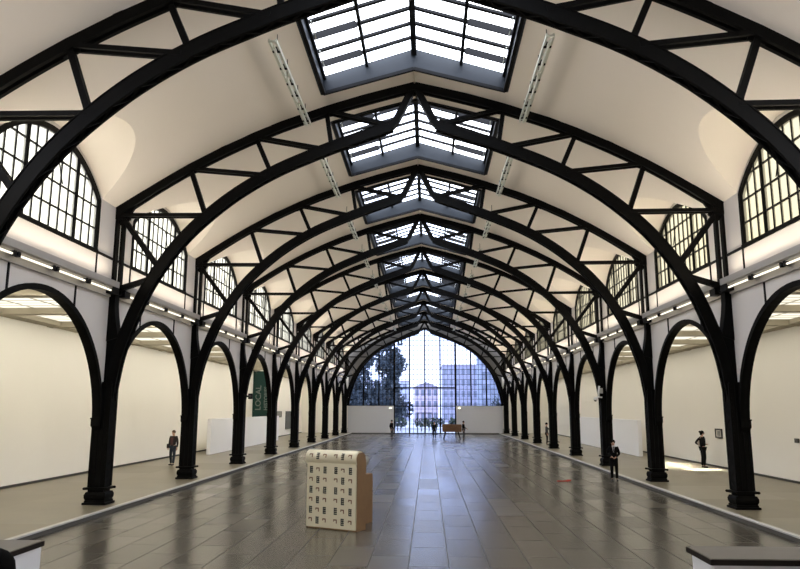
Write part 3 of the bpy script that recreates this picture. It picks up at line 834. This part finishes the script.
p = person((-15.02, 43.4, 0), -.25, 'person in dark jacket, maroon top and jeans beside the second left column',
       {'wrr': (.27,-.05,.88), 'anl': (-.11,.06,.09), 'tol': (-.14,-.10,.03), 'anr': (.09,-.05,.09), 'tor': (.12,-.22,.03)}, (DKJ, JEAN, SHOE), (HBRN, 'short'))
m = MB(); m.taper(-.06,.06,-.150,-.10,1.02,-.075,.075,-.148,-.10,1.38); m.build('top', MAR, p, k=1)
m = MB(); m.box(-.34,-.20,-.06,.10,.84,1.06); m.build('shoulder_bag', DKJ, p, k=1, bevel=.02)
p = person((16.75, 43.7, 0), math.radians(90+8), 'person in black with tied up hair and pale patterned bag, by the small framed picture',
       {'elr': (.30,.20,1.15), 'wrr': (.17,-.03,1.03), 'ell': (-.22,.13,1.13), 'wrl': (-.14,-.10,1.10), 'head': (0,-.03,1.62)}, (BLK, BLK, SHOE), (HBLK, 'bun'), 1.80)
m = MB(); m.ellipsoid((.19,.02,1.13), (.07,.13,.17)); m.build('patterned_bag', PAT, p, True, k=1)
p = person((9.80, 37.0, FN), math.radians(-12), 'guard in black suit and white shirt at the right curb before the third column',
       {'elr': (.24,.05,1.14), 'wrr': (.07,-.17,1.0), 'ell': (-.24,.05,1.14), 'wrl': (-.07,-.17,1.02)}, (BLK, BLK, SHOE), (HBLK, 'short'), 1.70)
m = MB(); m.prism([(-.06,1.50),(.06,1.50),(.012,1.22),(-.012,1.22)], -.135, -.08); m.build('shirt', SHIRT, p, k=1)
m = MB(); m.prism([(-.02,1.46),(.02,1.46),(.015,1.24),(-.015,1.24)], -.142, -.13); m.build('tie', BLK, p, k=1)
person((11.75, 69.3, 0), math.radians(80), 'person in dark clothes far down the right aisle between two columns, arm raised', {'elr': (.22,-.15,1.22), 'wrr': (.16,-.35,1.30)}, (GRY, BLK, SHOE), (HBLK, 'short'), 1.78)
person((-3.95, 87.3, FN), math.radians(60), 'leftmost person by the far glass doors, alone beside the left white screen wall', {'ell': (-.25,.08,1.15)}, (BLK, GRY, SHOE), (HBLK, 'short'), 1.85)
person((1.18, 85.3, FN), math.radians(10), 'person standing just left of the brown crate table by the glass doors', {}, (BLK, BLK, SHOE), (HBRN, 'long'), 1.70)
person((4.62, 85.2, FN), math.radians(70), 'person standing at the right end of the brown crate table', {'wrr': (.2,-.25,1.0), 'elr': (.24,-.02,1.12)}, (BLK, GRY, SHOE), (HBLK, 'short'), 1.80)
zs = LZ-5*.20
person((-1.685, 3.62, zs), math.pi, 'person with black hair on the stairs in the bottom left corner, only the head visible', {}, (BLK, BLK, SHOE), (HBLK, 'short'), 1.60)

# ------------------------------------------------------------------ outside the glass
GRND = mat('outside_ground', (.66,.66,.68), .9, 0, .2, .15, .4)
m = MB(); m.box(-70, 70, YE+.5, 260, FN-.4, FN-.02); struct(m.build('ground', GRND))
LEAF = [mat('leaf_dark', (.035,.050,.060), .7, 0, .3), mat('leaf_mid', (.08,.10,.11), .7, 0, .3), mat('leaf_bush', (.10,.13,.06), .7)]
BARK = mat('bark', (.10,.085,.075), .9)
def leaves(name, parent, blobs, n, size, mats, seed):
    rnd = random.Random(seed); m = MB()
    for k in range(n):
        c, rr = rnd.choice(blobs)
        while True:
            d = Vector((rnd.uniform(-1,1), rnd.uniform(-1,1), rnd.uniform(-1,1)))
            if d.length < 1: break
        p = Vector(c)+Vector((d.x*rr[0], d.y*rr[1], d.z*rr[2]))
        a = Vector((rnd.gauss(0,1), rnd.gauss(0,1), rnd.gauss(0,1))).normalized(); b = a.orthogonal().normalized()
        s_ = size*rnd.uniform(.6,1.4); mi = rnd.randrange(len(mats))
        m.quad(p-a*s_, p+b*s_*.6, p+a*s_, p-b*s_*.6, mi)
    return m.build(name, mats, parent, recalc=False)
def tree(x, y, h, w, n, seed, label):
    r = empty('tree', (x, y, FN)); rnd = random.Random(seed)
    m = MB(); m.tube([(0,0,0),(.1,0,h*.3),(-.1,.1,h*.6),(.05,0,h*.95)], [.32,.25,.16,.04], 8)
    for k in range(9):
        z = h*(.25+.07*k); a = rnd.uniform(0, 6.28); L = w*(.9-.06*k); m.tube([(0,0,z),(math.cos(a)*L*.6,math.sin(a)*L*.6,z+L*.5),(math.cos(a)*L,math.sin(a)*L,z+L*.6)], [.11,.07,.02], 6)
    m.build('trunk', BARK, r)
    bl = []
    for k in range(46):
        z = h*rnd.uniform(.10, 1.0); f = 1-.55*max(0, (z/h-.5)*2); a = rnd.uniform(0, 6.28); d = w*f*rnd.uniform(.15,.85)
        bl.append(((math.cos(a)*d, math.sin(a)*d, z), (w*.36, w*.36, h*.085)))
    leaves('foliage', r, bl, n, .34, LEAF[:2], seed+1); tag(r, label, 'tree', 'trees outside the end window')
tree(-12.0, 122, 19.0, 5.2, 9000, 11, 'tall dark tree filling the left edge of the end window')
tree(-6.4, 134, 18.5, 3.6, 5500, 12, 'slim dark tree beside the central panes of the end window, right of the taller tree')
tree(15.5, 130, 13.0, 3.6, 1500, 13, 'dark tree at the right edge of the end window')
for i, (x, w, lab) in enumerate(((-5.0, 1.6, 'low green hedge outside, behind the left glass door pane'), (.6, 2.0, 'low green hedge outside in the middle, behind the glass doors'), (5.8, 1.5, 'low green hedge outside, behind the crate table'))):
    r = empty('hedge', (x, 116+i, FN)); m = MB()
    for k in range(5): m.tube([(-w*.6+k*w*.3,0,0),(-w*.6+k*w*.3+.1,0,1.3)], .06, 5)
    m.build('stem', BARK, r); leaves('foliage', r, [((-w+k*w/3, 0, 1.35), (w*.3,.7,.75)) for k in range(7)], 420, .22, [LEAF[2], LEAF[1]], 30+i); tag(r, lab, 'hedge')
def building(x0, x1, y, d, h, fl, colr, label, cols, balcony=False, pitched=False):
    cx = (x0+x1)/2; r = empty('building', (cx, y, FN)); w = (x1-x0)/2
    m = MB(); m.box(-w, w, 0, d, 0, h); m.build('wall', mat('facade', colr, .85, 0, .2, .06, .6), r)
    WN = mat('window_dark', (.25,.27,.33), .2, 0, .6); fh = h/fl
    m = MB(); 
    for f in range(fl):
        for c in range(cols):
            xa = -w+2*w*(c+.22)/cols; xb = -w+2*w*(c+.78)/cols; m.box(xa, xb, -.06, .05, f*fh+fh*.25, f*fh+fh*.78)
    m.build('windows', WN, r)
    m = MB()
    if pitched: m.prism([(-w-.3,h),(w+.3,h),(0,h+1.5)], -.2, d+.2)
    else: m.box(-w-.15, w+.15, -.15, d+.15, h, h+.35)
    m.build('roof', mat('roof', (.38,.34,.40), .8), r)
    if balcony:
        for f in range(1, fl):
            for c in range(0, cols, 2):
                xa = -w+2*w*(c+.1)/cols; xb = -w+2*w*(c+1.1)/cols; m = MB(); m.box(xa, xb, -1.3, 0, f*fh-.12, f*fh+.08); m.box(xa, xb, -1.35, -1.28, f*fh, f*fh+1.0); m.build('balcony', mat('balcony_slab', (.34,.36,.44), .7), r)
    tag(r, label, 'building', 'buildings outside the end window')
building(4.2, 13.6, 188, 14, 14.6, 5, (.43,.42,.50), 'blue grey apartment block seen through the right of the end window', 6)
building(12.6, 22.5, 165, 14, 18.0, 6, (.32,.35,.42), 'tall balcony apartment block at the right edge of the end window', 5, True)
building(-3.6, 3.4, 205, 12, 9.6, 3, (.68,.57,.62), 'low pinkish house seen through the central panes of the end window', 4, False, True)
building(-18, -5.5, 215, 12, 11.5, 4, (.55,.58,.68), 'pale block partly hidden behind the trees outside', 6)

# ------------------------------------------------------------------ light
w = bpy.data.worlds.new('sky'); SC.world = w; w.use_nodes = True; nt = w.node_tree; bg = nt.nodes['Background']
tc = nt.nodes.new('ShaderNodeTexCoord'); n = nt.nodes.new('ShaderNodeTexNoise'); n.inputs['Scale'].default_value = 3; n.inputs['Detail'].default_value = 4
cr = nt.nodes.new('ShaderNodeValToRGB'); cr.color_ramp.elements[0].position = .38; cr.color_ramp.elements[1].position = .6
cr.color_ramp.elements[0].color = (.72,.80,1,1); cr.color_ramp.elements[1].color = (1,1,1,1)
nt.links.new(tc.outputs['Generated'], n.inputs['Vector']); nt.links.new(n.outputs['Fac'], cr.inputs[0]); nt.links.new(cr.outputs[0], bg.inputs[0])
bg.inputs[1].default_value = 3.4

def area(name, loc, size, sizey, power, col, rot, spread=math.pi):
    l = bpy.data.lights.new(name, 'AREA'); l.shape = 'RECTANGLE'; l.size = size*K; l.size_y = sizey*K; l.energy = power; l.color = col; l.spread = spread
    o = bpy.data.objects.new(name, l); C.objects.link(o); o.location = [c*K for c in loc]; o.rotation_euler = rot; return o
# added narrow-beam area lights standing in for sun streaks on the right aisle floor
for x, y, sx, sy, pw in ((16.2,47.2,1.9,.30,50),(16.1,45.5,1.2,.22,26),(15.3,43.9,1.5,.26,34),(16.1,42.3,1.8,.26,75),(14.9,78.0,1.2,3.2,110)):
    area('ceiling_spot', (x, y, 6.95), sx, sy, pw, (1,.97,.9), (0,0,0), math.radians(4))

# added fill lights along the ledges, aimed up to brighten the vault
for s in (-1, 1):
    for b in range(-2, NB):
        area('ledge_floodlight', (s*11.13, Y0+S*(b+.5), 8.055), .10, S-1.0, 54 if b > -2 else 22, (1, .87, .68), (0, s*math.radians(146), 0))
        area('wall_washer', (s*12.3, Y0+S*(b+.5), 7.2), .12, S-1.0, 50 if s < 0 else 18, (1, .93, .78), (0, -s*math.radians(58), 0))  # added fill light that brightens the outer aisle wall
# ------------------------------------------------------------------ camera
f, p, yw, ro, cx = 707, .1738, -.0397, .0019, .4755
fw = Vector((math.sin(yw)*math.cos(p), math.cos(yw)*math.cos(p), math.sin(p))); rt = Vector((math.cos(yw), -math.sin(yw), 0)); up = rt.cross(fw)
R_, U_ = rt*math.cos(ro)+up*math.sin(ro), -rt*math.sin(ro)+up*math.cos(ro)
cd = bpy.data.cameras.new('camera'); cam = bpy.data.objects.new('camera', cd); C.objects.link(cam)
cam.matrix_world = Matrix(((R_.x,U_.x,-fw.x,cx*K),(R_.y,U_.y,-fw.y,0),(R_.z,U_.z,-fw.z,3.4*K),(0,0,0,1)))
cd.sensor_width = 36; cd.lens = 36*f/800; cd.clip_end = 1000; cd.clip_start = .05
SC.camera = cam
SC.view_settings.view_transform = 'Standard'; SC.view_settings.look = 'None'; SC.view_settings.gamma = 1; SC.view_settings.use_curve_mapping = False
SC.view_settings.exposure = 1.22
SC.cycles.use_denoising = True; SC.cycles.max_bounces = 8; SC.cycles.diffuse_bounces = 5; SC.cycles.transparent_max_bounces = 12
SC.cycles.use_light_tree = True; SC.cycles.sample_clamp_indirect = 6
